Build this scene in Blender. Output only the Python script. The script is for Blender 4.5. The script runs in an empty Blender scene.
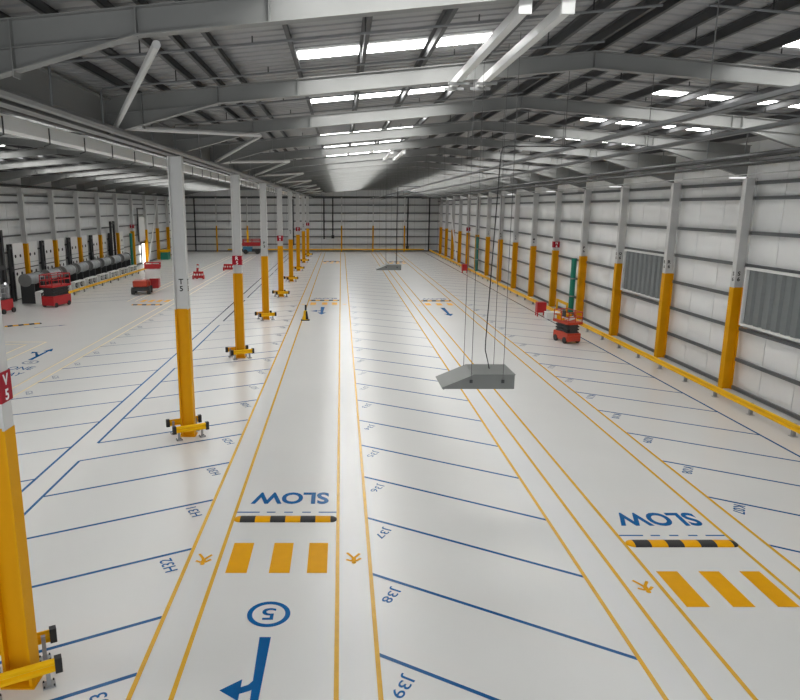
import bpy, math, random
from mathutils import Vector, Matrix
random.seed(4)
C = bpy.context.scene.collection
D = bpy.data
PI = math.pi

# ------------------------------------------------------------------ materials
def mat(name, col, rough=.6, metal=0., noise=0., nscale=6., bump=0., bscale=40., emit=None, estr=0., spec=.5):
    m = D.materials.new(name); m.use_nodes = True
    n = m.node_tree.nodes; l = m.node_tree.links
    b = n['Principled BSDF']
    b.inputs['Base Color'].default_value = (*col, 1)
    b.inputs['Roughness'].default_value = rough
    b.inputs['Metallic'].default_value = metal
    b.inputs['Specular IOR Level'].default_value = spec
    if noise or bump:
        tc = n.new('ShaderNodeTexCoord')
    if noise:
        t = n.new('ShaderNodeTexNoise'); t.inputs['Scale'].default_value = nscale; t.inputs['Detail'].default_value = 4
        r = n.new('ShaderNodeMix'); r.data_type = 'RGBA'
        l.new(tc.outputs['Object'], t.inputs['Vector'])
        l.new(t.outputs['Fac'], r.inputs[0])
        r.inputs[6].default_value = (*[c*(1-noise) for c in col], 1)
        r.inputs[7].default_value = (*[min(1, c*(1+noise)) for c in col], 1)
        l.new(r.outputs[2], b.inputs['Base Color'])
    if bump:
        t2 = n.new('ShaderNodeTexNoise'); t2.inputs['Scale'].default_value = bscale
        bp = n.new('ShaderNodeBump'); bp.inputs['Strength'].default_value = bump; bp.inputs['Distance'].default_value = .01
        l.new(tc.outputs['Object'], t2.inputs['Vector']); l.new(t2.outputs['Fac'], bp.inputs['Height'])
        l.new(bp.outputs['Normal'], b.inputs['Normal'])
    if emit:
        b.inputs['Emission Color'].default_value = (*emit, 1); b.inputs['Emission Strength'].default_value = estr
    return m

M = {}
M['floor'] = mat('floor_coating', (.75, .747, .728), .26, noise=.04, nscale=.35, spec=.45)
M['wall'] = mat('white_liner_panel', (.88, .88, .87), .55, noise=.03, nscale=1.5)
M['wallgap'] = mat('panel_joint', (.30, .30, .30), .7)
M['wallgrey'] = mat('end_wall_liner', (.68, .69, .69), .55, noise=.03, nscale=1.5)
M['rail'] = mat('sheeting_rail_steel', (.16, .165, .17), .55, noise=.1)
M['roof'] = mat('roof_liner_sheet', (.30, .30, .30), .55, noise=.06, nscale=2)
M['purlin'] = mat('shade_darkened_purlin_steel', (.055, .056, .058), .55, noise=.15)  # darker than galvanised steel: shade on the undersides is put into the colour
M['steel'] = mat('grey_painted_steel', (.215, .217, .21), .5, noise=.05, nscale=3)
M['steel_l'] = mat('light_painted_steel', (.55, .55, .54), .5, noise=.04)
M['white'] = mat('white_column_paint', (.62, .62, .61), .45, noise=.03)
M['whitep'] = mat('bright_white_paint', (.80, .80, .78), .45)
M['ycol'] = mat('yellow_column_paint', (.74, .35, .0), .5, noise=.05, nscale=4, spec=.15)
M['yrail'] = mat('yellow_rail_paint', (.90, .50, .003), .45, noise=.05, spec=.2)
M['yline'] = mat('yellow_floor_paint', (.72, .40, .03), .27, noise=.12, nscale=5, spec=.3)
M['ystripe'] = mat('amber_floor_paint', (.80, .38, .0), .45, noise=.06, nscale=5, spec=.1)
M['bline'] = mat('blue_floor_paint', (.009, .10, .28), .27, noise=.10, nscale=5, spec=.3)
M['bmark'] = mat('bright_blue_floor_paint', (.0, .11, .33), .27, noise=.06, nscale=5, spec=.25)
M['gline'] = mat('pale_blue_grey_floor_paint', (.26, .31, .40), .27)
M['black'] = mat('black_rubber', (.012, .012, .013), .6)
M['dark'] = mat('dark_grey_metal', (.035, .036, .038), .5, noise=.1)
M['galv'] = mat('galvanised_steel', (.33, .34, .35), .45, metal=.3, noise=.12, nscale=12)
M['pipe'] = mat('dark_pipe_paint', (.028, .029, .03), .5, noise=.1)
M['pipeg'] = mat('grey_pipe_paint', (.20, .203, .20), .45, noise=.06)
M['red'] = mat('red_machine_paint', (.50, .014, .018), .4, noise=.08)
M['orange'] = mat('red_orange_machine_paint', (.52, .05, .018), .4, noise=.1)
M['signred'] = mat('red_sign_face', (.36, .006, .02), .5, spec=.2)
M['grille'] = mat('grey_louvre_metal', (.19, .205, .21), .5, noise=.08)
M['wedge'] = mat('grey_sheet_metal', (.17, .178, .17), .5, metal=.15, noise=.08, nscale=3)
M['drum'] = mat('wrapped_grey_drum', (.27, .29, .30), .35, noise=.15, nscale=3)
M['green'] = mat('green_pipe_paint', (.006, .21, .14), .45, noise=.08)
M['blue'] = mat('blue_tank_paint', (.06, .22, .36), .45)
M['wire'] = mat('steel_wire', (.12, .12, .12), .5, metal=.3)
M['glow'] = mat('daylit_rooflight', (.8, .8, .8), .5, emit=(1, 1, .98), estr=13.5)
M['lamp'] = mat('lit_lamp_tube', (.8, .8, .8), .5, emit=(1, 1, 1), estr=.9)
M['day'] = mat('daylight_in_doorway', (.8, .8, .8), .5, emit=(1, 1, .97), estr=1.2)
M['tyre'] = mat('tyre_rubber', (.03, .03, .03), .7)
M['text'] = mat('white_sign_lettering', (.85, .85, .85), .5)

# ------------------------------------------------------------------ mesh builder
class MB:
    def __init__(s): s.v = []; s.f = []
    def add(s, v, f):
        o = len(s.v); s.v += [tuple(p) for p in v]; s.f += [tuple(i+o for i in q) for q in f]; return s
    def box(s, x0, x1, y0, y1, z0, z1):
        v = [(x0,y0,z0),(x1,y0,z0),(x1,y1,z0),(x0,y1,z0),(x0,y0,z1),(x1,y0,z1),(x1,y1,z1),(x0,y1,z1)]
        return s.add(v, [(0,3,2,1),(4,5,6,7),(0,1,5,4),(1,2,6,5),(2,3,7,6),(3,0,4,7)])
    def cbox(s, c, d): return s.box(c[0]-d[0]/2,c[0]+d[0]/2,c[1]-d[1]/2,c[1]+d[1]/2,c[2]-d[2]/2,c[2]+d[2]/2)
    def bar(s, p, q, w, h, up=(0,0,1)):
        p = Vector(p); q = Vector(q); d = (q-p).normalized(); u = Vector(up)
        if abs(d.dot(u)) > .99: u = Vector((0,1,0))
        r = d.cross(u).normalized(); u = r.cross(d)
        v = []
        for e in (p, q):
            for a, b in ((-1,-1),(1,-1),(1,1),(-1,1)): v.append(e + r*a*w/2 + u*b*h/2)
        return s.add(v, [(0,1,2,3),(7,6,5,4),(0,4,5,1),(1,5,6,2),(2,6,7,3),(3,7,4,0)])
    def tube(s, pts, r, n=8, r2=None):
        pts = [Vector(p) for p in pts]; k = len(pts); v = []; f = []
        prev = None
        for i, p in enumerate(pts):
            d = (pts[min(i+1,k-1)] - pts[max(i-1,0)]).normalized()
            a = Vector((0,0,1)) if abs(d.z) < .9 else Vector((1,0,0))
            if prev is not None and abs(prev.dot(d)) < .95: a = prev
            x = d.cross(a).normalized(); y = x.cross(d); prev = a
            rr = r if r2 is None else r + (r2-r)*i/(k-1)
            for j in range(n):
                t = 2*PI*j/n; v.append(p + x*math.cos(t)*rr + y*math.sin(t)*rr)
        for i in range(k-1):
            for j in range(n): f.append((i*n+j, i*n+(j+1)%n, (i+1)*n+(j+1)%n, (i+1)*n+j))
        f.append(tuple(range(n-1,-1,-1))); f.append(tuple(range((k-1)*n, k*n)))
        return s.add(v, f)
    def prism(s, poly, axis, a, b):   # polygon in the two other axes, extruded along axis
        n = len(poly)
        def P(u, w, t): return {'x':(t,u,w),'y':(u,t,w),'z':(u,w,t)}[axis]
        v = [P(u,w,a) for u,w in poly] + [P(u,w,b) for u,w in poly]
        f = [tuple(range(n)), tuple(range(2*n-1,n-1,-1))] + [(i,(i+1)%n,(i+1)%n+n,i+n) for i in range(n)]
        return s.add(v, f)
    def quadstrip(s, rows):           # rows of equal length
        n = len(rows[0]); v = [p for r in rows for p in r]
        f = [(i*n+j, i*n+j+1, (i+1)*n+j+1, (i+1)*n+j) for i in range(len(rows)-1) for j in range(n-1)]
        return s.add(v, f)
    def mesh(s, name, m):
        me = D.meshes.new(name); me.from_pydata(s.v, [], s.f)
        import bmesh
        bm = bmesh.new(); bm.from_mesh(me); bmesh.ops.recalc_face_normals(bm, faces=bm.faces); bm.to_mesh(me); bm.free()
        me.materials.append(m); return me
    def build(s, name, m, parent=None, loc=None, rz=None, bevel=0, smooth=False):
        return link(name, s.mesh(name, m), parent, loc, rz, bevel, smooth)

def link(name, me, parent=None, loc=None, rz=None, bevel=0, smooth=False):
    o = D.objects.new(name, me); C.objects.link(o)
    if parent: o.parent = parent
    if loc: o.location = loc
    if rz is not None: o.rotation_euler = (0,0,rz)
    if bevel:
        b = o.modifiers.new('bevel', 'BEVEL'); b.width = bevel; b.segments = 2; b.limit_method = 'ANGLE'
    if smooth:
        for p in me.polygons: p.use_smooth = True
        try: me.set_sharp_from_angle(angle=R(40))
        except Exception: pass
    return o
def R(d): return d*PI/180
def tag(o, label, cat, group=None, kind=None):
    if label: o['label'] = label
    if cat: o['category'] = cat
    if group: o['group'] = group
    if kind: o['kind'] = kind
    return o
def thing(name, label, cat, loc=(0,0,0), rz=0, group=None):
    o = D.objects.new(name, None); C.objects.link(o); o.empty_display_size = .2
    o.location = loc; o.rotation_euler = (0,0,rz)
    return tag(o, label, cat, group)
def struct(o): o['kind'] = 'structure'; return o
def dup(root, loc, rz=None, label=None):
    r = root.copy(); C.objects.link(r); r.location = loc
    if rz is not None: r.rotation_euler = (0,0,rz)
    if label: r['label'] = label
    for ch in list(root.children):
        c = ch.copy(); C.objects.link(c); c.parent = r
        for g in list(ch.children):
            d = g.copy(); C.objects.link(d); d.parent = c
    return r
ORD = ['first','second','third','fourth','fifth','sixth','seventh','eighth','ninth','tenth','eleventh','twelfth','thirteenth',
       'fourteenth','fifteenth','sixteenth','seventeenth','eighteenth','nineteenth','twentieth','twenty-first','twenty-second']

_tc = {}
def textmesh(body, w, h, m, off=0., ext=.002):
    key = (body, w, h, m.name, off)
    if key in _tc: return _tc[key]
    cu = D.curves.new('lettering', 'FONT'); cu.body = body; cu.align_x = 'CENTER'; cu.align_y = 'CENTER'
    cu.extrude = ext; cu.offset = off; cu.resolution_u = 4
    o = D.objects.new('lettering', cu); C.objects.link(o)
    me = D.meshes.new_from_object(o.evaluated_get(bpy.context.evaluated_depsgraph_get()))
    D.objects.remove(o); D.curves.remove(cu)
    xs = [v.co.x for v in me.vertices]; ys = [v.co.y for v in me.vertices]
    cx = (min(xs)+max(xs))/2; cy = (min(ys)+max(ys))/2
    sx = w/(max(xs)-min(xs)) if w else h/(max(ys)-min(ys)); sy = h/(max(ys)-min(ys))
    for v in me.vertices: v.co = ((v.co.x-cx)*sx, (v.co.y-cy)*sy, v.co.z)
    me.materials.clear(); me.materials.append(m)
    _tc[key] = me; return me
def text(name, body, w, h, m, loc, rot, parent, off=0.):
    o = link(name, textmesh(body, w, h, m, off), parent); o.location = loc; o.rotation_euler = rot; return o

# ------------------------------------------------------------------ layout numbers
XL, XV, XR = -24.65, -4.82, 14.95          # column faces (left wall), valley row, (right wall)
WL, WR, YB, YN = -25.3, 15.52, 108.8, -5.
F0, FP = 8.95, 5.55                        # first frame and frame pitch
FR = [F0 + FP*k for k in range(18)]
LET = 'VUTSRQPNMLKJHGFEDC'
RID = {0: 5.12, 1: -14.92}                 # ridges: right-hand hall, left-hand hall
SL = .088
def zroof(X): return 10.32 - SL*min(abs(X-RID[0]), abs(X-RID[1]))
def ztop(X): return zroof(X) - .25
HALL = {0: 'right-hand hall', 1: 'left-hand hall'}

# ------------------------------------------------------------------ floor
fl = struct(MB().box(WL, WR, YN, YB, -.3, 0).build('floor', M['floor']))
Z1 = .0015
def flat(poly, z=Z1, t=.0025): return MB().prism(poly, 'z', z, z+t)
def paint(name, poly, m, z=Z1): return flat(poly, z).build(name, m, fl)
def seg(p, q, w):
    p = Vector((p[0],p[1])); q = Vector((q[0],q[1])); d = (q-p).normalized(); n = Vector((-d.y, d.x))*w/2
    return [tuple(p-n), tuple(q-n), tuple(q+n), tuple(p+n)]
YE = 106.5
for x in (-3.09, -2.47, -.07, .58, 4.72, 5.36, 6.02, 8.39, 9.03):
    paint('lane_line', seg((x, 3), (x, YE), .075), M['yline'], .004)
M['ypale'] = mat('pale_yellow_floor_paint', (.74, .60, .30), .3, noise=.1, nscale=5, spec=.3)  # paler yellow than the other lane lines
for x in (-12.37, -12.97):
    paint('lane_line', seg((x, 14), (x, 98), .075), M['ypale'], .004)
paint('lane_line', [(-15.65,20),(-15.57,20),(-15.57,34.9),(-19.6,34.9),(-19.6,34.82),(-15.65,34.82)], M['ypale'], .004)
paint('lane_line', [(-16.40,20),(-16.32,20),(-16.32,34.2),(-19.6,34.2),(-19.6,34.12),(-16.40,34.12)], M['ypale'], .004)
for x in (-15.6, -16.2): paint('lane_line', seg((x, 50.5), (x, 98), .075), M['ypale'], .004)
for (x, y0, y1) in ((13.15, 6, YE), (-8.03, 9, YE)):
    paint('bay_back_line', seg((x, y0), (x, y1), .075), M['bline'], .0045)
# bay lines; (distance, polygon, material)
lines = []; nums = []
for k in range(-1, 41):                                            # row between the two right-hand lanes
    y = 9.48 + 2.41*k
    if y > 103: break
    lines.append((y, seg((.60, y), (4.70, y-2.52), .075)))
    if k < 38: nums.append((y, 'J%02d' % (39-k) if 39-k > 0 else 'J00', .91, y-.72, -1))
for k in range(-2, 39):                                            # row against the right wall
    y = 15.44 + 2.41*k
    if y > 104: break
    lines.append((y, seg((9.05, y), (13.13, y-2.62), .07)))
    if k >= -1: nums.append((y, 'K%02d' % (7+k), 9.42, y-.70, -1))
n = 33; gapspans = []
for c in range(-1, 9):                                             # row beside the column line, a narrow gap at each column
    b = 9.02 + 11.1*c
    for j, dy in enumerate((0., 1.46, 3.85, 6.25, 8.70)):
        y = b + dy
        if y < 6 or y > 104: continue
        lines.append((y, seg((-3.12, y), (-7.37, y-2.28), .075)))
        if j != 1 and n > 0:
            pass
    gapspans.append((b - 2.28, b + 1.46 - 2.28))
ylab = sorted([9.02+11.1*c+dy for c in range(-1, 9) for dy in (0., 3.85, 6.25, 8.70) if 8 < 9.02+11.1*c+dy < 100])
for i, y in enumerate(ylab): nums.append((y, 'H%02d' % max(33-i, 1), -3.45, y-.66, 1))
for k in range(-2, 36):                                            # row on the left of the column line
    y = 16.54 + 2.42*k
    if y > 100: break
    lines.append((y, seg((-8.05, y), (-12.35, y-2.24), .07)))
    if 0 <= k < 26: nums.append((y, 'G%02d' % max(30-k, 1), -12.0, y-1.30, 2))
for i in range(len(gapspans)-1):
    paint('bay_back_line', seg((-7.37, gapspans[i][1]), (-7.37, gapspans[i+1][0]), .075), M['bline'], .0045)
for k in range(22):
    y = 51.5 + 2.42*k
    lines.append((y+40, seg((-16.25, y), (-21.0, y-2.3), .07)))
lines.sort(key=lambda t: t[0])
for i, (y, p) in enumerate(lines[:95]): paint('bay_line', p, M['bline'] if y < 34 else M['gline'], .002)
rest = MB()
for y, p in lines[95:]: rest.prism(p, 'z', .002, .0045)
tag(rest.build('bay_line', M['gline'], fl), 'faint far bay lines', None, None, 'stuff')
nums.sort(key=lambda t: t[0])
far = None
for i, (y, s, x, yy, side) in enumerate(nums):
    if i > 62: break
    ang = {-1: R(-90-31.5), 1: R(180-62), 2: R(-62)}[side]
    if side == 1: ang = math.atan2(.86, -.48)
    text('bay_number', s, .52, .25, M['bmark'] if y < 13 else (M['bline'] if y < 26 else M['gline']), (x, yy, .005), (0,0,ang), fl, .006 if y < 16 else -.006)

def pedestrian(x, y):
    m = MB()
    m.prism([(math.cos(a)*.055, .22+math.sin(a)*.055) for a in [2*PI*i/14 for i in range(14)]], 'z', .004, .0065)
    m.prism([(-.06,.17),(.06,.17),(.05,-.03),(-.05,-.03)], 'z', .004, .0065)
    for p, q in (((-.03,-.02),(-.15,-.2)), ((.03,-.02),(.09,-.13)), ((.09,-.13),(.16,-.24)), ((-.05,.15),(-.17,.02)), ((.05,.15),(.18,.08))):
        m.prism(seg(p, q, .065), 'z', .004, .0065)
    o = m.build('pedestrian_symbol', M['ystripe'], fl, (x, y, 0), PI); o.scale = (.85, .85, 1); return o
for x, y in ((-2.78, 12.45), (.26, 12.5), (5.72, 11.45), (-2.78, 49), (.26, 49), (5.72, 48.5)): pedestrian(x, y)

bump_n = [0]
def speed_bump(x0, x1, y, label, rz=0, cx=None):
    L = x1-x0; w = .30; h = .055
    t = thing('speed_bump', label, 'speed bump', ((x0+x1)/2, y, 0), rz, 'yellow and black speed bumps')
    prof = [(w/2*math.cos(a), .003 + h*math.sin(a)) for a in [PI*i/10 for i in range(11)]]
    nseg = 6; cap = w/2; sl = (L-2*cap)/nseg
    for i in range(nseg):
        a = -L/2+cap+i*sl
        MB().prism(prof, 'x', a, a+sl*.995).build('segment', M['ystripe'] if i % 2 else M['black'], t)
    for s, mm in ((-1, 'ystripe'), (1, 'black')):
        rows = []
        for i in range(7):
            u = i/6*PI/2*.97; k = math.cos(u)
            rows.append([(s*(L/2-cap) + s*cap*math.sin(u), py*k, .003+(pz-.003)*k) for py, pz in prof])
        MB().quadstrip(rows).build('end_cap', M[mm], t, smooth=True)
    return t
def lane_marks(x0, x1, y, slow=True, bars=True, rev=1):
    L = x1-x0
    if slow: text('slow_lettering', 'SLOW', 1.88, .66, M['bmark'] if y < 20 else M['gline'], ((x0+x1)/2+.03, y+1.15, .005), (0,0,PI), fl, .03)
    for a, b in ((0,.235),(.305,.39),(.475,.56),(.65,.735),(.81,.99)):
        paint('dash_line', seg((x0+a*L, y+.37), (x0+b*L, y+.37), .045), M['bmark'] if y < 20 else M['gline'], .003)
    if bars:
        for a, b in ((.085,.26),(.44,.61),(.75,.915)) if x0 < 0 else ((.07,.245),(.42,.59),(.76,.925)):
            o = paint('crosswalk_stripe', [(x0+a*L, y-1.1),(x0+b*L, y-1.1),(x0+b*L, y-2.3),(x0+a*L, y-2.3)], M['ystripe'], .003)
lane_marks(-2.47, -.07, 14.22); speed_bump(-2.45, -.09, 14.22, 'striped yellow and black speed bump below the left blue SLOW, in front of the camera')
lane_marks(6.02, 8.39, 13.08); speed_bump(6.05, 8.42, 13.08, 'striped yellow and black speed bump below the right-hand blue SLOW near the camera')
lane_marks(-2.47, -.07, 51.0, True); speed_bump(-2.42, -.12, 51.0, 'small far speed bump across the left lane behind the yellow bollard')
lane_marks(6.02, 8.39, 50.7, True); speed_bump(6.08, 8.36, 50.7, 'small far speed bump across the right lane beyond the hanging wedge')
lane_marks(-2.47, -.07, 88, True); speed_bump(-2.42, -.12, 88, 'most distant speed bump of the left lane, near the back wall')
lane_marks(6.02, 8.39, 87.5, True); speed_bump(6.08, 8.36, 87.5, 'most distant speed bump of the right lane, near the back wall')
speed_bump(-15.3, -13.05, 48.6, 'far left speed bump in front of the orange boom lift')
speed_bump(-20.3, -18.2, 40.1, 'speed bump at the far left edge in front of the red mast lift', R(35))
for i in range(4):
    paint('crosswalk_stripe', [(-15.2+i*.6, 50.2),(-14.85+i*.6, 50.2),(-14.85+i*.6, 51.4),(-15.2+i*.6, 51.4)], M['ystripe'], .003)
# circled 5 and the turn arrow
rg = MB(); N = 40
rows = [[(r*math.cos(2*PI*i/N), r*math.sin(2*PI*i/N), .004) for i in range(N+1)] for r in (.29, .38)]
rg.quadstrip(rows); 
rg.build('number_ring', M['bmark'], fl, (-1.27, 10.57, 0))
text('lane_number', '5', .24, .34, M['bmark'], (-1.27, 10.57, .005), (0,0,PI), fl, .01)
def arrow(name, x, y, rz, m, branch=True, s=1.):
    b = MB()
    b.prism([(-.095,0),(.095,0),(.055,1.75),(-.055,1.75)], 'z', .003, .0055)
    b.prism([(-.2,1.72),(.2,1.72),(0,2.3)], 'z', .003, .0055)
    if branch:
        b.prism([(.02,.98),(.13,1.14),(.25,1.2),(.25,1.34),(.1,1.27),(0,1.2)], 'z', .0032, .0057)
        b.prism([(.235,1.02),(.235,1.48),(.54,1.26)], 'z', .0032, .0057)
    o = b.build(name, m, fl, (x, y, 0), rz); o.scale = (s, s, 1); return o
arrow('lane_arrow', -1.26, 9.92, PI, M['bmark'])
arrow('lane_arrow', -1.3, 47.6, PI, M['bmark'], True, 1.5)
arrow('lane_arrow', 7.2, 47.2, PI, M['bmark'], False, 1.6)
arrow('lane_arrow', -18.2, 39.2, R(-60), M['gline'], False, .8)
arrow('lane_arrow', -14.55, 30.6, 0, M['bmark'], False, 1.12)
MB().prism([(-.1,0),(.1,0),(-.45,.75),(-.6,.6),(-.7,1.0),(-.3,.95),(-.4,.85)], 'z', .003, .0055).build('lane_arrow', M['bmark'], fl, (-14.55, 31.4, 0))
rg2 = MB().quadstrip([[(r*math.cos(2*PI*i/N), r*math.sin(2*PI*i/N), .004) for i in range(N+1)] for r in (.28, .37)])
rg2.build('number_ring', M['gline'], fl, (-14.3, 30.1, 0))
text('lane_number', '5', .24, .34, M['gline'], (-14.3, 30.1, .005), (0,0,0), fl)
text('one_way_lettering', 'ONE', 1.1, .6, M['bline'], (-14.2, 28.95, .005), (0,0,0), fl)
text('one_way_lettering', 'WAY', 1.1, .6, M['bline'], (-14.2, 27.85, .005), (0,0,0), fl)

# ------------------------------------------------------------------ walls
RZ = [.10, 1.22, 2.43, 3.64, 4.85, 6.06, 7.33, 7.88, 8.6]
def side_wall(name, x, sgn, mpanel):
    # sgn = direction from wall into the hall
    w = struct(MB().box(*(sorted((x-sgn*.03, x-sgn*.25))), YN, YB+.25, 0, 9.75).build(name, M['wallgap']))
    m = MB(); step = FP/3; y = F0 - FP*3 + .3
    while y < YB:
        m.box(*sorted((x-sgn*.03, x)), max(y, YN)+.015, min(y+step, YB)-.015, 0, 9.4); y += step
    m.build('liner_panels', mpanel, w)
    for z in RZ:
        r = MB(); r.box(*sorted((x+sgn*.001, x+sgn*.20)), YN, YB, z-.01, z+.01)
        r.box(*sorted((x+sgn*.17, x+sgn*.20)), YN, YB, z-.075, z+.06)
        r.build('sheeting_rail', M['rail'], w)
    return w
wr = side_wall('wall_right', WR, -1, M['wall'])
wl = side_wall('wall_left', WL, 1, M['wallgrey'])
wb = struct(MB().box(WL-.25, WR+.25, YB+.03, YB+.25, 0, 10.4).build('wall_back', M['wallgap']))
m = MB(); x = WL
while x < WR:
    m.box(x+.015, min(x+1.85, WR)-.015, YB, YB+.03, 0, 9.6); x += 1.85
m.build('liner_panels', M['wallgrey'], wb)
for z in [.12, 1.18, 2.36, 3.56, 4.8, 6.06, 7.30, 8.4]:
    MB().box(WL, WR, YB-.2, YB-.001, z-.01, z+.01).box(WL, WR, YB-.2, YB-.17, z-.09, z+.08).build('sheeting_rail', M['rail'], wb)

# ------------------------------------------------------------------ ceiling (profiled liner sheet, four slopes)
def xs_of(h):
    r = RID[h]; return (r-10.4 if h == 1 else (RID[0]+RID[1])/2), (r+10.4 if h == 0 else (RID[0]+RID[1])/2)
ce = MB()
ys = []; y = YN
while y < YB+.2:
    ys += [(y, 0), (y+.22, 0), (y+.25, .045), (y+.30, .045)]; y += .333
cuts = [WL-.2, RID[1], (RID[0]+RID[1])/2, RID[0], WR+.2]
for a, b in zip(cuts[:-1], cuts[1:]):
    ce.quadstrip([[(x, yy, zroof(x)+dz) for yy, dz in ys] for x in (a, b)])
struct(ce.build('ceiling', M['roof']))

# rooflights: a row of daylit panes in each bay of each slope
def rooflight(h, side, k):
    f = FR[k]; y0, y1 = f-1.27, f-.68
    if side < 0: a, b = RID[h]-5.97, RID[h]-2.25
    else: a, b = RID[h]+2.95, RID[h]+7.75
    n = 3 if side < 0 else 4
    if side > 0: y0, y1 = f-1.22, f-.74
    m = MB(); st = (b-a)/n
    rows = [(y0, y1)]
    if h == 0 and side < 0 and 3 <= k <= 6: rows.append((f+2.1, f+2.55))      # a second slim row
    for y0, y1, i in [(p, q, i) for p, q in rows for i in range(n)]:
        x0, x1 = a+i*st+.05, a+(i+1)*st-.05
        m.add([(x0,y0,zroof(x0)-.02),(x1,y0,zroof(x1)-.02),(x1,y1,zroof(x1)-.02),(x0,y1,zroof(x0)-.02),
               (x0,y0,zroof(x0)-.005),(x1,y0,zroof(x1)-.005),(x1,y1,zroof(x1)-.005),(x0,y1,zroof(x0)-.005)],
              [(0,3,2,1),(4,5,6,7),(0,1,5,4),(1,2,6,5),(2,3,7,6),(3,0,4,7)])
    o = m.build('rooflight', M['glow'])
    tag(o, 'bright rooflight strip over the %s bay from the camera, %s slope of the %s' % (ORD[k], 'left' if side < 0 else 'right', HALL[h]), 'rooflight', 'daylit rooflights')
for h in (0, 1):
    for s in (-1, 1):
        for k in range(18): rooflight(h, s, k)

# ------------------------------------------------------------------ rafters
def rafter(h, k):
    y = FR[k]; r = RID[h]
    xa, xb = (XV, XR+.05) if h == 0 else (XL-.05, XV)
    def zb(x): return 9.74 - SL*abs(x-r)
    ha, hb = 2.30, 3.6
    za, zbv = (8.45, 8.05) if h == 0 else (8.45, 8.45)
    if h == 1: ha, hb = hb, ha
    bot = [(xa, za), (xa+ha, zb(xa+ha)), (r, zb(r)), (xb-hb, zb(xb-hb)), (xb, zbv)]
    top = [(xb, ztop(xb)), (r, ztop(r)), (xa, ztop(xa))]
    t = thing('roof_rafter', '%s grey steel roof rafter from the camera over the %s' % (ORD[k], HALL[h]), 'rafter', (0, y, 0), 0, 'portal rafters')
    MB().prism(bot+top, 'y', -.007, .007).build('web', M['steel'], t)
    m = MB()
    for p, q in zip(top[:-1], top[1:]): m.bar((p[0],0,p[1]-.008), (q[0],0,q[1]-.008), .19, .016)
    m.build('top_flange', M['steel'], t)
    m = MB()
    for p, q in zip(bot[:-1], bot[1:]): m.bar((p[0],0,p[1]+.008), (q[0],0,q[1]+.008), .19, .016)
    m.build('bottom_flange', M['steel'], t)
    for p, q in ((xa, xa+ha), (xb-hb, xb)): MB().bar((p,0,zb(p)), (q,0,zb(q)), .12, .014).build('haunch_flange', M['steel'], t)
    for x in (xa+ha, xa+.75, r-6, r, r+6, xb-hb):
        MB().box(x-.008, x+.008, -.09, .09, zb(x) if x != xa+.75 else zb(x)-.35, ztop(x)).build('stiffener', M['steel'], t)
for h in (0, 1):
    for k in range(18): rafter(h, k)

# purlins: continuous cold-rolled Z sections
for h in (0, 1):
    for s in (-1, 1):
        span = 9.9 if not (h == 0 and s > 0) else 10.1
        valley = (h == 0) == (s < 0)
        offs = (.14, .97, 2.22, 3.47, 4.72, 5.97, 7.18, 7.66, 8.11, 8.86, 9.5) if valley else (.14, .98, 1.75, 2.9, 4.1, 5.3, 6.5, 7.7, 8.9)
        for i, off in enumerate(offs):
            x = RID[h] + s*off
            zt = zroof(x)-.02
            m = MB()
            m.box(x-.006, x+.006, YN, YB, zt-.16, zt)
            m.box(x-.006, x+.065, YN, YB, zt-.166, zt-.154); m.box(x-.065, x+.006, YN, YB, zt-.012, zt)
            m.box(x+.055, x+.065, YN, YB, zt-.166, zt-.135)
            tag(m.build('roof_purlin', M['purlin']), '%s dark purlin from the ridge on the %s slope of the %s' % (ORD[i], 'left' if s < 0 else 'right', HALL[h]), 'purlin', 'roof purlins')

# valley beam along the column line
m = MB().box(XV-.008, XV+.008, YN, YB-.05, 8.42, 9.16)
m.box(XV-.11, XV+.11, YN, YB-.05, 8.42, 8.44).box(XV-.11, XV+.11, YN, YB-.05, 9.14, 9.16)
tag(m.build('valley_beam', M['steel']), 'deep grey steel valley beam running along the tops of the centre columns', 'beam')
# knee braces in plan from the haunch ends
for k in range(0, 18, 2):
    for dk in (1, -1):
        if not 0 <= k+dk < 18: continue
        b = MB().tube([(XV+2.5, FR[k]+.1*dk, 9.0), (XV+.22, FR[k+dk]-.12*dk, 8.62)], .055, 8)
        w = 'away from' if dk > 0 else 'towards'
        tag(b.build('knee_brace', M['steel_l']), 'light grey tubular brace from the %s right-hand rafter running %s the camera' % (ORD[k], w), 'brace', 'valley knee braces')
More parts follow.
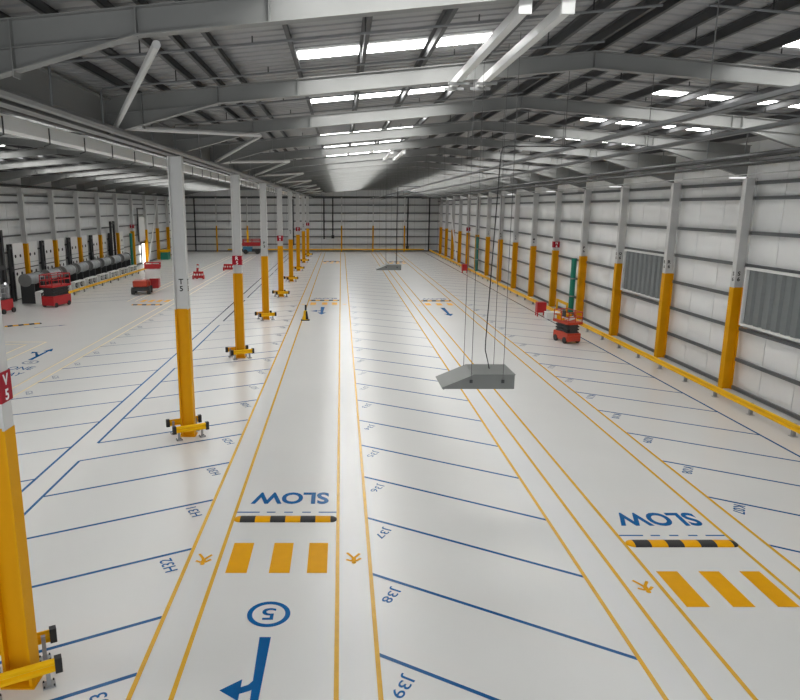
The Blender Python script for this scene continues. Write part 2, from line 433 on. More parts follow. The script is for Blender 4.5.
# slim side braces on the left-hand hall
# ------------------------------------------------------------------ columns
def sec_mesh(name, m, d, w, z0, z1, g=0.):
    # I section: depth d along X, flange width w along Y, centred
    b = MB()
    b.box(-d/2-g, -d/2+.03+g, -w/2-g, w/2+g, z0, z1); b.box(d/2-.03-g, d/2+g, -w/2-g, w/2+g, z0, z1)
    b.box(-d/2+.03+g, d/2-.03-g, -.02-g, .02+g, z0, z1)
    return b.mesh(name, m)
CW = .27; CD = .40; XC = -4.78
me_up = sec_mesh('upper_shaft', M['white'], CD, CW, 4.0, 8.43)
me_lo = sec_mesh('lower_section', M['ycol'], CD, CW, .0, 4.0, .008)
me_upr = sec_mesh('upper_shaft', M['white'], CD, CW, 4.0, 8.05)
def sign_on(t, letter, num, red, faces, zc=4.6):
    if red:
        p = MB().box(-CD/2-.02, CD/2+.02, -CW/2-.02, CW/2+.02, zc-.21, zc+.21).build('sign_plate', M['signred'], t)
        par, mm = p, M['text']
    else: par, mm = t, M['black']
    for f in faces:
        for j, ch in enumerate((letter, num)):
            z = zc + (.10 if j == 0 else -.11)
            if f == 'front':
                yy = -CW/2-.024 if red else -.023
                text('lettering', ch, None, .165, mm, (0, yy, z), (PI/2,0,0), par, .025)
            elif f == 'right': text('lettering', ch, None, .155, mm, (CD/2+(.024 if red else .003), 0, z), (PI/2,0,PI/2), par, .025)
            else: text('lettering', ch, None, .155, mm, (-CD/2-(.024 if red else .003), 0, z), (PI/2,0,-PI/2), par, .025)
for i, k in enumerate(range(0, 18, 2)):
    red = (i % 2 == 0)
    t = thing('steel_column', 'white and yellow centre column %s, %s' % (
        'with red sign' if red else 'with black letters', ('cut by the left edge of the picture' if i == 0 else 'the %s of its row from the camera' % ORD[i])), 'column', (XC if i else -4.80, FR[k]-(0 if i else .08), 0), 0, 'centre row of columns')
    link('upper_shaft', me_up, t); link('lower_section', me_lo, t)
    MB().box(-.25, .25, -.19, .19, 0, .025).build('base_plate', M['ycol'], t)
    sign_on(t, LET[k], '5', red, ('front', 'right') if i < 3 else ('front',), 4.6 if red else 4.72)
for i, k in enumerate(range(1, 18)):
    red = k in (7, 13)
    t = thing('steel_column', 'white and yellow column against the right wall, the %s from the camera%s' % (ORD[i], ' with red sign' if red else ''), 'column', (XR+CD/2, FR[k], 0), 0, 'right wall columns')
    link('upper_shaft', me_upr, t); link('lower_section', me_lo, t)
    if k < 14: sign_on(t, LET[k], '6', red, ('front', 'left') if k < 6 else ('front',), 4.42)
me_ll = sec_mesh('lower_section', M['ycol'], CD, CW, .0, 4.2, .008); me_lu = sec_mesh('upper_shaft', M['white'], CD, CW, 4.2, 8.43)
for i, k in enumerate(range(6, 18)):
    red = k == 13
    t = thing('steel_column', 'yellow-based column against the left wall, the %s one counted from the camera%s' % (ORD[i], ' with red sign' if red else ''), 'column', (XL-CD/2, FR[k], 0), 0, 'left wall columns')
    link('upper_shaft', me_lu, t); link('lower_section', me_ll, t)
    if red: sign_on(t, LET[k], '4', True, ('front',), 4.75)
for i, x in enumerate((-19.8, -14.9, -9.8, .1, 5.1, 10.1)):
    t = thing('gable_post', 'slim post on the back wall, %s from the left' % ORD[i], 'post', (x, YB-.36, 0), 0, 'back wall posts')
    MB().box(-.09, .09, -.13, .13, 4.1, 9.0).build('upper_shaft', M['white'], t)
    MB().box(-.1, .1, -.14, .14, 0, 4.1).build('lower_section', M['ycol'], t)

# ------------------------------------------------------------------ column base guards
def wbeam(m, x0, x1, y, z0, z1, sgn):
    h = z1-z0; d = .045*sgn
    prof = [(0,z0),(d,z0+.12*h),(d,z0+.33*h),(.2*d,z0+.47*h),(.2*d,z0+.53*h),(d,z0+.67*h),(d,z0+.88*h),(0,z1)]
    back = [(py-.02*sgn, pz) for py, pz in reversed(prof)]
    m.prism([(y+py, pz) for py, pz in prof+back], 'x', x0, x1)
g = thing('column_guard', 'yellow black-ended guard around the base of the centre column cut by the left edge', 'guard rail', (XC-.06, FR[0]-.05, 0), R(28), 'column base guards')
for s in (-1, 1):
    m = MB(); wbeam(m, -.47, .47, s*.40, .25, .46, s); b = m.build('guard_beam', M['yrail'], g)
    for e in (-1, 1):
        MB().box(e*.51-.05, e*.51+.05, s*.40-.05, s*.40+.06, .235, .475).build('end_cap', M['black'], g)
        p = MB().box(e*.36-.03, e*.36+.03, s*.33-.035, s*.33+.025, .02, .42).build('post', M['galv'], g)
        MB().box(e*.36-.09, e*.36+.09, s*.33-.09, s*.33+.09, .0, .02).build('foot_plate', M['galv'], p)
        for dx in (-.07, .07):
            for dy in (-.07, .07): MB().tube([(e*.36+dx, s*.33+dy, .02), (e*.36+dx, s*.33+dy, .045)], .014, 6).build('bolt', M['black'], p)
for i, k in enumerate(range(2, 18, 2)):
    dup(g, (XC-.02, FR[k]-.02, 0), None, 'yellow black-ended guard around the base of the %s centre column from the camera' % ORD[i+1])

# ------------------------------------------------------------------ guard rails
def guard_rail(label, p, q, zb, zt, n, sgn):
    # straight run along Y
    t = thing('guard_rail', label, 'guard rail', (p[0], p[1], 0))
    L = q-p[1]
    prof_m = MB(); wbeam(prof_m, 0, L, 0, zb, zt, 1)
    v = [(-y*sgn*-1, x, z) for x, y, z in prof_m.v]
    prof_m.v = v; prof_m.build('rail_beam', M['yrail'], t)
    me = MB().box(-.05, .05, -.05, .05, .01, zt-.03).mesh('post', M['galv']); mf = MB().box(-.1, .1, -.1, .1, 0, .012).mesh('foot_plate', M['galv'])
    for i in range(n):
        o = link('post', me, t, (-sgn*.09, .5+(L-1)*i/(n-1), 0)); link('foot_plate', mf, o)
    return t
guard_rail('long low yellow guard rail running along the foot of the right wall', (14.02, 10.5, 0), 107.5, .21, .45, 44, -1)
guard_rail('low yellow guard rail in front of the grey drums along the left wall', (-21.55, 51.5, 0), 79, .27, .47, 13, 1)
t = thing('guard_rail', 'low yellow guard rail along the foot of the back wall', 'guard rail', (0, YB-1.3, 0))
m = MB(); wbeam(m, -18, 13.2, 0, .3, .5, -1); m.build('rail_beam', M['yrail'], t)
for i in range(14): MB().box(-17.5+i*2.35-.05, -17.5+i*2.35+.05, .02, .12, 0, .48).build('post', M['galv'], t)

# ------------------------------------------------------------------ pipes, trays, fixtures under the roof
def pipe(name, pts, r, m, label, cat='pipe', group=None, n=8):
    return tag(MB().tube(pts, r, n).build(name, m, smooth=True), label, cat, group)
pipe('sprinkler_main', [(XV+.33, YN, 8.50), (XV+.33, YB-.9, 8.42)], .075, M['pipeg'], 'fat grey pipe running beside the valley beam over the centre columns')
pipe('wall_pipe', [(12.7, YN, 8.57), (12.7, YB-.9, 8.50)], .085, M['pipe'], 'upper dark pipe running high along the right wall', group='dark pipes high on the right wall')
pipe('wall_pipe', [(12.7, YN, 8.33), (12.7, YB-.9, 8.28)], .065, M['pipe'], 'lower dark pipe running high along the right wall', group='dark pipes high on the right wall')
pipe('wall_pipe', [(-23.9, 10, 8.5), (-23.9, YB-.9, 8.5)], .09, M['pipe'], 'dark pipe running high along the left wall', group='dark pipes high on the left wall')
pipe('light_conduit', [(14.42, YN, 8.13), (14.42, YB-.3, 8.13)], .02, M['steel_l'], 'thin pale conduit carrying the lamps high on the right wall', 'conduit')
for x, w in ((6.36, 'right'), (4.64, 'left')):
    t = thing('cable_tray', 'long narrow cable tray under the right roof slope, the %s one of the pair' % w, 'cable tray', (x, 0, 0), 0, 'long cable trays')
    m = MB()
    m.box(-.065, -.058, YN, YB-.8, 8.14, 8.20).box(.058, .065, YN, YB-.8, 8.14, 8.20).box(-.065, .065, YN, YB-.8, 8.14, 8.147)
    m.build('tray', M['rail'], t)
    for k in range(18):
        MB().tube([(0, FR[k], 8.147), (0, FR[k], 9.745-SL*abs(x-RID[0]))], .008, 5).build('hanger_rod', M['wire'], t)
# white channel added for a side-lit beam face left of the valley
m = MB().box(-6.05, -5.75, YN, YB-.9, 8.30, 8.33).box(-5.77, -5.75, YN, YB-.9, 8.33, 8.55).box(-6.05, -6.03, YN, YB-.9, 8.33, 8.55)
t = thing('lit_beam_channel', 'long white channel standing for a lit beam face just left of the valley beam', 'trough', (0,0,0))
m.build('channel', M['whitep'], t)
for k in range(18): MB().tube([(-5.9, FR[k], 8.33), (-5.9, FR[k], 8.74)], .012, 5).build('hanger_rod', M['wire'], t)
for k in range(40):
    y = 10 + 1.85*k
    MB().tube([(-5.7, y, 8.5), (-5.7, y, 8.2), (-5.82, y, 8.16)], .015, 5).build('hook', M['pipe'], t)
pipe('service_pipe', [(-5.35, YN, 8.53), (-5.35, YB-.9, 8.53)], .05, M['pipe'], 'dark service pipe between the white channel and the valley beam')
# sprinkler branches
for h in (0, 1):
    r = RID[h]
    for s in (-1, 1):
        for j, y in enumerate([FR[k]+d for k in range(17) for d in (1.85, 4.1)] ):
            x0 = r+s*.35; x1 = r + s*(9.5 if not (h == 0 and s > 0) else 8.9)
            def zz(x): return zroof(x)-.36
            pts = [(x0, y, zz(x0)), (x1, y, zz(x1))]
            if h == 0 and s < 0: pts += [(x1-.03, y, zz(x1)-.04), (x1-.03, y, 8.52)]
            if h == 0 and s > 0: pts = [(x0, y, zz(x0)), (12.6, y, zz(12.6)), (12.7, y, zz(12.6)-.06), (12.7, y, 8.64)]
            t = thing('sprinkler_pipe', '%s thin sprinkler pipe from the camera under the %s slope of the %s' % (ORD[j] if j < 22 else 'number %d' % (j+1), 'left' if s < 0 else 'right', HALL[h]), 'pipe', (0,0,0), 0, 'thin sprinkler branch pipes')
            MB().tube(pts, .02, 6).build('branch_pipe', M['rail'], t)
            for q in range(5):
                if j < 16 or q == 0:
                    xx = x0 + (x1-x0)*(q+.6)/5.4
                    MB().tube([(xx, y, zz(xx)), (xx, y, zz(xx)+(.345 if q % 2 == 0 else .11))], .012, 5).build('hanger_rod' if q % 2 == 0 else 'sprinkler_head', M['pipe'], t)
# small lamps at the right columns
for k in range(3, 17, 2):
    t = thing('wall_lamp', 'short strip lamp at the top of the %s right wall column' % ORD[k-1], 'lamp', (14.42, FR[k]-.45, 8.02), 0, 'strip lamps high on the right wall')
    MB().box(-.33, .3, -.035, .035, .03, .07).build('housing', M['whitep'], t)
    MB().box(-.31, .28, -.028, .028, 0, .03).build('diffuser', M['lamp'], t)

# white box beams between the rafters, and the grey wedges that hang from the roof
def hang_set(k0, wy, which):
    y0, y1 = FR[k0]-.1, FR[k0+1]+.3
    for x, w in ((2.27, 'left'), (2.80, 'right')):
        t = thing('support_beam', '%s white box beam spanning two rafters above the %s hanging wedge' % (w, which), 'beam', (x, 0, 0), 0, 'white support beams')
        zA = 9.35
        MB().box(-.06, .06, y0+.15, y1-.25, zA, zA+.14).build('beam', M['white'], t, bevel=.008)
        MB().box(-.08, .08, y0+.10, y0+.15, zA-.02, zA+.18).build('end_plate', M['steel_l'], t)
        MB().box(-.08, .08, y1-.25, y1-.20, zA-.02, zA+.18).build('end_plate', M['steel_l'], t)
        for yy in (y1-1.1, y1-.5): MB().box(-.2, .2, yy-.025, yy+.025, zA-.05, zA).build('cross_bracket', M['pipeg'], t)
    t = thing('hanging_wedge', 'grey wedge-ended sheet metal box hanging on wires, the %s one' % which, 'hanging box', (0, wy, 0), 0, 'hanging grey wedges')
    zb = 3.40; X0, X1 = 1.93, 3.50; d = .45
    body = [(X0, zb+.33), (X0+.12, zb), (X1, zb), (X1, zb+.27), (X0+.72, zb+.27)]
    poly = [(X0+.14, zb), (X1, zb), (X1, zb+.29), (X0+.75, zb+.29)]
    MB().prism(poly, 'y', -d, d).build('casing', M['wedge'], t, bevel=.006)
    m = MB(); m.prism([(X0+.10, zb+.03), (X0+.135, zb-.012), (X0+.77, zb+.285), (X0+.75, zb+.305)], 'y', -d-.01, d+.01)
    m.build('sloping_flap', M['wedge'], t)
    MB().prism([(X0+.74, zb+.292), (X1+.012, zb+.292), (X1+.012, zb+.305), (X0+.74, zb+.305)], 'y', -d-.012, d+.012).build('top_sheet', M['wedge'], t)
    for x in (X0+.69, X1-.24):
        for y in (-d-.014, d-.05):
            MB().tube([(x, y, zb+.2), (x, y, zroof(x)-.06)], .006, 5).build('hanging_wire', M['wire'], t)
            MB().box(x-.03, x+.03, y-.008, y+.008, zb+.13, zb+.2).build('wire_bracket', M['dark'], t)
    return t
hang_set(0, 13.55, 'near')
hang_set(4, 39.6, 'far')
pipe('power_cable', [(4.58, 13.6, 8.13), (4.5, 13.6, 8.15), (3.25, 13.6, 8.16), (3.16, 13.6, 8.14), (3.12, 13.6, 8.02), (3.05, 13.6, 6), (2.99, 13.6, 4.3), (2.99, 13.6, 4.1), (3.05, 13.6, 3.87), (3.09, 13.6, 3.695)], .011, M['black'], 'black power cable dropping from the cable tray to the near hanging wedge', 'cable')
pipe('power_cable', [(4.58, 39.8, 8.13), (4.5, 39.8, 8.15), (3.38, 39.8, 8.16), (3.28, 39.8, 8.1), (3.26, 39.8, 6), (3.26, 39.8, 3.69)], .02, M['black'], 'dark power cable dropping to the far hanging wedge', 'cable')

# ------------------------------------------------------------------ louvres on the right wall
def louvre(ya, yb, label):
    t = thing('wall_louvre', label, 'louvre', (WR-.205, 0, 0), 0, 'grey wall louvres')
    z0, z1 = 2.60, 4.80; fw = .09
    m = MB().box(-.12, .02, ya, yb, z0, z0+fw).box(-.12, .02, ya, yb, z1-fw, z1).box(-.12, .02, ya, ya+fw, z0+fw, z1-fw).box(-.12, .02, yb-fw, yb, z0+fw, z1-fw)
    m.build('frame', M['whitep'], t)
    m = MB(); n = 9; st = (yb-ya-2*fw)/n
    for i in range(n):
        y = ya+fw+i*st
        m.prism([(0, y), (-.085, y+.08), (-.085, y+st*.62), (0, y+st*.74), (0, y+st), (.015, y+st), (.015, y)], 'z', z0+fw, z1-fw)
    m.build('louvre_panel', M['grille'], t)
louvre(FR[4]+.30, FR[5]-.32, 'smaller-looking grey louvre in a white frame, wholly visible on the right wall')
louvre(FR[2]+.30, FR[3]-.32, 'large grey louvre in a white frame cut by the right edge of the picture')

# green downpipes, leaning poles
for y, lab in ((43.7, 'tall green pipe standing on the right wall behind the red scissor lift'), (75.2, 'small far green pipe on the right wall')):
    t = thing('green_pipe', lab, 'pipe', (WR-.42, y, 0), 0, 'green wall pipes')
    MB().tube([(0,0,0), (0,0,3.75)], .17, 12).build('pipe_body', M['green'], t, smooth=True)
    for z in (1.3, 2.45): MB().tube([(0,0,z-.04), (0,0,z+.04)], .19, 12).build('collar', M['galv'], t)
t = thing('green_pipe', 'green pipe on the left wall beside a yellow column base', 'pipe', (XL+.1, 79.4, 0), 0, 'green wall pipes')
MB().tube([(0,0,0), (0,0,4.0)], .16, 12).build('pipe_body', M['green'], t, smooth=True)
pipe('leaning_pole', [(14.6, 85.0, .0), (14.75, 92.5, 7.0)], .09, M['whitep'], 'white pole leaning against the far right wall', 'pole')
pipe('leaning_pole', [(-24.2, 84.8, .0), (-24.45, 91.5, 8.0)], .09, M['whitep'], 'white pole leaning against the far left wall', 'pole')
# downpipes on the back wall
for i, (x, z0, z1, bx) in enumerate(((-2.7, 2.0, 8.4, 0), (-1.3, 2.6, 8.4, 1), (10.6, .9, 8.4, 1), (14.0, .1, 8.4, 0), (-7.6, 1, 8.2, 0), (-23.2, .1, 8.4, 0))):
    t = thing('drop_pipe', 'dark vertical pipe on the back wall, %s' % ['just right of the centre columns', 'ending in a small box', 'with a dark box near the floor', 'near the right corner', 'behind the centre columns', 'near the left corner'][i], 'pipe', (x, YB-.42, 0), 0, 'back wall drop pipes')
    MB().tube([(0,0,z0), (0,0,z1)], .10, 8).build('pipe_body', M['pipe'], t)
    if bx: MB().box(-.22, .22, -.12, .12, z0-.5, z0).build('control_box', M['dark'], t)
    MB().box(-.14, .14, -.02, .415, z1-.5, z1-.4).build('clamp', M['galv'], t)
m = MB()
pipe('cross_pipe', [(WL+.2, YB-.6, 8.55), (WR-.2, YB-.6, 8.55)], .09, M['pipe'], 'dark pipe running across the top of the back wall')

# ------------------------------------------------------------------ scissor lifts
def rails(m, x0, x1, y0, y1, z0, z1, r=.02):
    for z in (z1, (z0+z1)/2):
        m.tube([(x0,y0,z),(x1,y0,z)], r, 6).tube([(x1,y0,z),(x1,y1,z)], r, 6).tube([(x1,y1,z),(x0,y1,z)], r, 6).tube([(x0,y1,z),(x0,y0,z)], r, 6)
    for x in (x0, (x0+x1)/2, x1):
        for y in (y0, (y0+y1)/2, y1):
            if x in (x0, x1) or y in (y0, y1): m.tube([(x,y,z0),(x,y,z1)], r, 6)
def scissor_lift(label, loc, rz, W, L, zc, zp, zr, mc, extra=False, rr=.022):
    t = thing('scissor_lift', label, 'scissor lift', loc, rz, 'scissor lifts')
    w, l = W/2, L/2
    MB().box(-w, w, -l, l, .13, zc).build('chassis', M[mc], t, bevel=.04)
    MB().box(-w+.05, w-.05, -l-.03, -l, .3, zc-.12).build('battery_door', M[mc], t)
    for sx in (-1, 1):
        for sy in (-1, 1):
            MB().tube([(sx*(w-.06), sy*(l-.28), .17), (sx*(w+.03), sy*(l-.28), .17)], .17, 14).build('wheel', M['tyre'], t)
    m = MB(); nz = 3; hz = (zp-zc)/nz
    for i in range(nz):
        z0 = zc+i*hz+.02; z1 = z0+hz
        for x in (-w+.09, w-.09):
            m.bar((x, -l+.12, z0), (x, l-.12, z1), .06, .075); m.bar((x*.9, l-.12, z0), (x*.9, -l+.12, z1), .06, .075)
        for y in (-l+.12, l-.12): m.bar((-w+.09, y, z0), (w-.09, y, z0), .05, .06)
    m.box(-w+.16, w-.16, -l+.1, l-.1, zc, zp-.02)
    m.build('scissor_stack', M['dark'], t)
    MB().box(-w-.04, w+.04, -l-.04, l+.04, zp, zp+.13).build('platform', M[mc], t, bevel=.015)
    m = MB(); rails(m, -w, w, -l, l, zp+.13, zr, rr); m.build('guard_rails', M[mc], t)
    MB().box(-w-.09, -w-.02, -l+.25, -l+.5, zp+.4, zp+.7).build('control_box', M['dark'], t)
    if extra:
        m = MB()
        for i in range(3): m.tube([(-w+.1, -l+.2+i*.28, zp+.22+.04*i), (w-.15, -l+.35+i*.3, zp+.30)], .055, 8)
        m.build('loose_rolls', M['whitep'], t)
        MB().box(-w+.1, w-.1, .1, l-.1, zp+.13, zp+.42).build('tool_tray', M['ystripe'], t)
    return t
scissor_lift('red-orange scissor lift standing on the bays by the right wall', (11.98, 35.0, 0), R(14), .78, 1.40, .56, 1.02, 1.66, 'orange', True)
scissor_lift('deep red scissor lift with dark folded arms beside the left guard rail', (-20.55, 48.2, 0), R(-16), 1.0, 1.95, .80, 1.42, 2.3, 'red', False, .032)

# vertical mast lift, left edge
t = thing('mast_lift', 'red mast lift standing at the far left edge beside a dark post', 'mast lift', (-22.75, 44.8, 0), R(-12))
MB().box(-.36, .36, -.6, .6, .16, .95).build('chassis', M['red'], t, bevel=.05)
MB().box(-.18, .18, .2, .55, .95, 1.9).build('mast', M['galv'], t)
m = MB(); rails(m, -.38, .38, -.6, .25, 1.0, 1.75); m.build('guard_rails', M['galv'], t)
MB().box(-.4, .4, -.62, .27, .95, 1.01).build('platform', M['dark'], t)
for sx in (-1, 1):
    for sy in (-1, 1): MB().tube([(sx*.36, sy*.48, .17), (sx*.47, sy*.48, .17)], .17, 12).build('wheel', M['tyre'], t)
MB().tube([(.1, .3, 1.9), (.1, .3, 2.02)], .07, 10).build('beacon', M['lamp'], t)

# boom lift
def boom_lift(label, loc, rz, mm):
    t = thing('boom_lift', label, 'boom lift', loc, rz, 'boom lifts')
    MB().box(-.62, .62, -.9, .9, .28, .62).build('chassis', M['dark'], t, bevel=.03)
    MB().box(-.6, .55, -.85, .35, .62, 1.12).build('turret', M[mm], t, bevel=.06)
    MB().box(.2, .62, .1, .9, .6, .98).build('counterweight', M[mm], t, bevel=.05)
    for sx in (-1, 1):
        for sy in (-1, 1): MB().tube([(sx*.5, sy*.62, .3), (sx*.74, sy*.62, .3)], .3, 16).build('wheel', M['tyre'], t)
    MB().box(.5, 1.25, .85, 2.1, .3, 1.15).build('rear_body', M['red'], t, bevel=.06)
    m = MB().bar((.0, .4, 1.0), (.9, 1.6, 1.35), .16, .2).bar((.9, 1.6, 1.35), (1.1, .8, 1.95), .14, .16)
    m.build('boom', M['whitep'], t)
    b = MB(); b.box(.25, 1.5, .25, .95, 2.0, 2.12); b.build('basket_floor', M['red'], t)
    m = MB(); rails(m, .27, 1.48, .27, .93, 2.12, 2.5, .03); m.build('basket_rails', M['red'], t)
    MB().box(.25, 1.5, .23, .27, 2.1, 2.36).build('basket_panel', M['red'], t)
    MB().box(.3, 1.5, .3, .34, 1.2, 1.95).build('hanging_sheet', M['whitep'], t)
    return t
boom_lift('orange-red boom lift with raised red basket beyond the far left speed bump', (-16.45, 55.3, 0), R(8), 'orange')

# far red machine with yellow mast and blue tank against the back wall
t = thing('mobile_platform', 'red mobile platform with yellow mast and blue tank at the back wall', 'boom lift', (-13.6, 103.5, 0))
MB().box(-1.4, 1.3, -.7, .7, .35, .75).build('chassis', M['dark'], t)
MB().box(-1.3, .1, -.72, .6, .35, 1.1).build('tank', M['blue'], t, bevel=.1)
MB().box(-1.4, 1.35, -.6, .6, 1.2, 1.75).build('cabin', M['red'], t, bevel=.1)
m = MB(); rails(m, -1.3, 1.3, -.6, .6, 1.75, 2.2, .04); m.build('guard_rails', M['red'], t)
MB().bar((-.6, 0, 1.7), (-.6, 0, 3.5), .3, .3).build('mast', M['yrail'], t)
for x in (-.9, .9): MB().tube([(x, -.8, .35), (x, .8, .35)], .35, 14).build('axle_wheels', M['tyre'], t)

# red barriers
def barrier(loc, w, h, label, tall=0):
    t = thing('red_barrier', label, 'barrier', loc, 0, 'red and white barriers')
    m = MB(); m.box(-w/2, w/2, -.03, .03, h*.12, h*.45).box(-w/2, w/2, -.03, .03, h*.72, h).box(-w/2, w/2, -.02, .02, h*.45, h*.72)
    m.build('rails', M['red'], t)
    m = MB()
    for i in range(4): x = -w/2+w*(i+.5)/4; m.box(x-.07, x+.07, -.035, .035, h*.47, h*.70)
    m.build('white_blocks', M['whitep'], t)
    for s in (-1, 1): MB().box(s*w/2-.06, s*w/2+.06, -.25, .25, 0, h*.5).build('foot', M['red'], t)
    if tall:
        MB().bar((-.2,.15,0), (-.05,.15,tall), .22, .06).build('sign_board', M['red'], t)
        MB().box(-.16, .02, .10, .12, tall-.35, tall-.12).build('sign_face', M['whitep'], t)
barrier((-14.15, 66.7, 0), 1.0, .75, 'red barrier with upright sign board on the open floor at left', 1.45)
barrier((-12.65, 76, 0), 1.15, .72, 'red barrier standing just left of the red-signed column')

# yellow bollard with pole
t = thing('floor_bollard', 'yellow cone-shaped bollard with black pole standing on the left lane line', 'bollard', (-2.25, 41.9, 0))
MB().box(-.27, .27, -.2, .2, 0, .05).build('base', M['black'], t)
m = MB().tube([(0,0,.05),(0,0,.62)], .2, 12, .09); m.build('cone_body', M['yrail'], t)
MB().prism([(.02,.08),(.2,.08),(.12,.6),(.04,.6)], 'y', -.19, -.10).build('dark_panel', M['black'], t)
MB().tube([(.02,0,.62),(.03,0,.98)], .06, 8).build('pole', M['dark'], t)

# red box and white crate at the right wall
t = thing('red_cabinet', 'red cabinet on short legs beside the right guard rail, beyond the scissor lift', 'cabinet', (13.1, 43.6, 0))
MB().box(-.3, .3, -.25, .25, .25, .92).build('body', M['red'], t, bevel=.03)
for sx in (-.25, .25):
    for sy in (-.2, .2): MB().box(sx-.03, sx+.03, sy-.03, sy+.03, 0, .25).build('leg', M['red'], t)
t = thing('white_crate', 'low white crate on the floor beside the red cabinet', 'crate', (13.45, 42.3, 0))
MB().box(-.4, .4, -.3, .3, .03, .42).build('body', M['whitep'], t, bevel=.02); MB().box(-.42, .42, -.32, .32, .42, .47).build('lid', M['whitep'], t)
for s in (-1, 1): MB().box(s*.3-.05, s*.3+.05, -.3, .3, 0, .03).build('skid', M['dark'], t)
t = thing('yellow_gate', 'short raised yellow barrier beam between the right wall columns by the red cabinet', 'barrier', (14.4, 43.4, 0))
MB().bar((0,-1.1,.95), (0,1.1,.95), .08, .16).build('beam', M['yrail'], t)
for s in (-1, 1): MB().box(-.05, .05, s*1.0-.05, s*1.0+.05, 0, .87).build('post', M['yrail'], t)
t = thing('red_cabinet', 'tiny far red cabinet by the right guard rail', 'cabinet', (13.4, 73, 0))
MB().box(-.3, .3, -.25, .25, .25, .95).build('body', M['red'], t)
for sx in (-.25, .25): MB().box(sx-.04, sx+.04, -.2, .2, 0, .25).build('leg', M['red'], t)

# ------------------------------------------------------------------ left wall: sectional doors, dark posts, drums
BX = XL-.02
for j in range(6):
    yc = FR[8+j] if j < 6 else 0
    if j > 4: break
    yc = FR[8+j]
    for s, w in ((-1, 'near'), (1, 'far')):
        t = thing('dock_door', 'white sectional door on the left wall, %s side of the %s yellow column there' % (w, ORD[j+2]), 'door', (BX-.30, yc+s*1.24, 0), 0, 'white dock doors')
        MB().box(-.03, .06, -.98, .98, 2.36, 4.28).build('upper_panel', M['whitep'], t)
        MB().box(-.03, .06, -.98, .98, .05, 2.28).build('lower_panel', M['whitep'], t)
        MB().box(-.02, .05, -.98, .98, 2.28, 2.36).build('panel_seam', M['dark'], t)
        for zz in (3.3, 1.95):
            for yy in (-.4, .4):
                MB().tube([(.06, yy, zz), (.075, yy, zz)], .13, 12).build('porthole', M['black'], t)
        MB().box(.06, .08, -.95, .95, 2.68, 2.72).build('seal_strip', M['galv'], t); MB().box(-.03, .07, -.98, .98, .0, .05).build('bottom_seal', M['black'], t)
    t = thing('dark_post', 'dark track post left of the %s yellow column on the left wall' % ORD[j+2], 'post', (BX-.1, yc-2.72, 0), 0, 'dark door tracks')
    MB().box(-.1, .1, -.26, -.14, 0, 4.28).build('track', M['dark'], t); MB().box(-.1, .1, .1, .24, 0, 4.28).build('track', M['dark'], t)
    MB().box(-.1, .1, -.14, .1, 2.2, 2.6).build('crosspiece', M['dark'], t); MB().box(-.1, .1, -.14, .1, 3.9, 4.1).build('crosspiece', M['dark'], t)
t = thing('dark_post', 'tall pair of dark posts at the far left of the picture behind the mast lift', 'post', (-24.2, 47.9, 0))
for y in (-.3, .35): MB().box(-.13, .13, y-.14, y+.14, 0, 5.4).build('upright', M['dark'], t)
MB().box(-.13, .13, -.16, .21, 2.6, 2.9).build('crosspiece', M['dark'], t)
t = thing('white_screen', 'plain white screen at the left edge behind the mast lift', 'screen', (-24.0, 45.9, 0))
MB().box(-.05, .05, -1.2, 1.2, .1, 2.5).build('panel', M['white'], t); MB().box(-.3, .3, -1.1, -1.0, 0, .1).box(-.3, .3, 1.0, 1.1, 0, .1).build('foot', M['dark'], t)
t = thing('dark_post', 'dark door frame high on the left wall between far yellow columns', 'post', (BX+.2, 72.9, 0))
for y in (-.5, .5): MB().box(-.1, .1, y-.12, y+.12, 0, 5.5).build('upright', M['dark'], t)
MB().box(-.1, .1, -.38, .38, 5.2, 5.4).build('head', M['dark'], t)
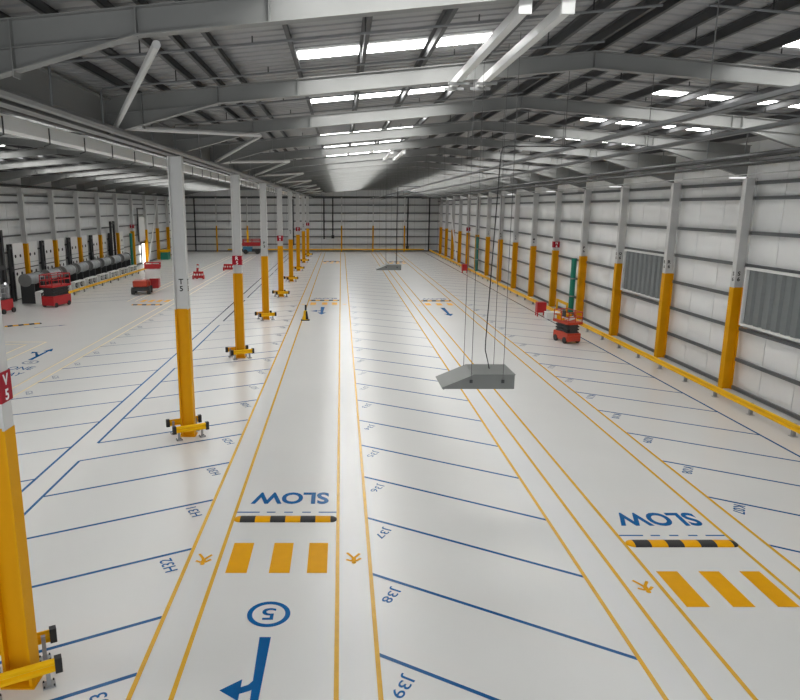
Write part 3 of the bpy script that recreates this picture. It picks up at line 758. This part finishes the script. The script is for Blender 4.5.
for i, y in enumerate((49.0, 52.4, 55.5, 58.5, 61.5, 64.5, 67.5, 70.5)):
    t = thing('grey_drum', 'wrapped grey drum on its side by the left wall, %s from the camera' % ORD[i], 'drum', (-23.1, y, 0), 0, 'grey wrapped drums')
    L = 2.3
    MB().tube([(0,.12,1.75),(0,L-.12,1.75)], .42, 18).build('barrel', M['drum'], t, smooth=True)
    for e in (0, L-.12): MB().tube([(0,e,1.75),(0,e+.12,1.75)], .48, 18).build('flange', M['pipeg'], t)
    for e in (.9, 1.6): MB().tube([(0,e,1.75),(0,e+.05,1.75)], .43, 18).build('strap', M['galv'], t)
    for yy in (.3, L-.4): MB().box(-.5, .5, yy, yy+.12, .0, 1.45).build('cradle', M['dark'], t)
    t = thing('white_rack', 'white cross-braced rack in front of the %s grey drum from the camera' % ORD[i], 'rack', (-22.25, y, 0), 0, 'white racks before the drums')
    m = MB()
    for zz in (.28, .86): m.box(-.2, .2, .05, L-.05, zz-.05, zz+.05)
    for yy in (.05, L/2, L-.05): m.box(-.2, .2, yy-.05, yy+.05, 0, .86)
    m.build('frame', M['whitep'], t)
    m = MB()
    for a in (.1, L/2+.05):
        m.bar((0, a, .33), (0, a+L/2-.2, .81), .05, .09); m.bar((0, a, .81), (0, a+L/2-.2, .33), .05, .09)
    m.build('cross_braces', M['dark'], t)
# doorway in the far left wall
d = struct(MB().box(WL+.21, WL+.26, 85.0, 88.0, 0, 2.5).build('door_1', M['day']))
MB().box(WL+.21, WL+.32, 84.85, 85.0, 0, 2.65).box(WL+.21, WL+.32, 88.0, 88.15, 0, 2.65).box(WL+.21, WL+.32, 84.85, 88.15, 2.5, 2.65).build('door_frame', M['dark'], d)
t = thing('hoist_screen', 'tall white panel in a dark frame above the bright doorway', 'panel', (WL+.3, 0, 0))
MB().box(0, .08, 84.2, 88.1, 2.85, 5.8).build('board', M['whitep'], t)
MB().box(-.05, .05, 83.9, 84.15, 2.8, 6.9).box(-.05, .05, 87.6, 87.85, 5.8, 6.9).box(-.05, .05, 84.15, 87.6, 6.7, 6.9).build('dark_frame', M['dark'], t)
t = thing('green_bin', 'small green bin with yellow lid by the far left wall', 'bin', (-24.0, 92.5, 0))
MB().box(-.5, .5, -.7, .7, 0, 1.0).build('body', M['green'], t, bevel=.05); MB().box(-.55, .55, -.75, .75, 1.0, 1.3).build('lid', M['yrail'], t)

# ------------------------------------------------------------------ light
w = D.worlds.new('open_end_fill'); bpy.context.scene.world = w; w.use_nodes = True
bg = w.node_tree.nodes['Background']; bg.inputs[0].default_value = (.95, .98, 1, 1); bg.inputs[1].default_value = 1.0  # added even white fill, entering by the end left open behind the camera

cam = D.cameras.new('camera'); co = D.objects.new('camera', cam); C.objects.link(co)
cam.sensor_width = 36; cam.lens = 671/800*36; cam.shift_x = 59/800; cam.clip_end = 300; cam.clip_start = .1
co.location = (0, 0, 7); co.rotation_euler = (PI/2 - math.atan(143/671), 0, 0)
sc = bpy.context.scene; sc.camera = co; sc.cycles.diffuse_bounces = 10; sc.cycles.max_bounces = 12
sc.view_settings.view_transform = 'Standard'; sc.view_settings.look = 'None'; sc.view_settings.exposure = .53; sc.view_settings.gamma = 1
sc.view_settings.use_curve_mapping = False
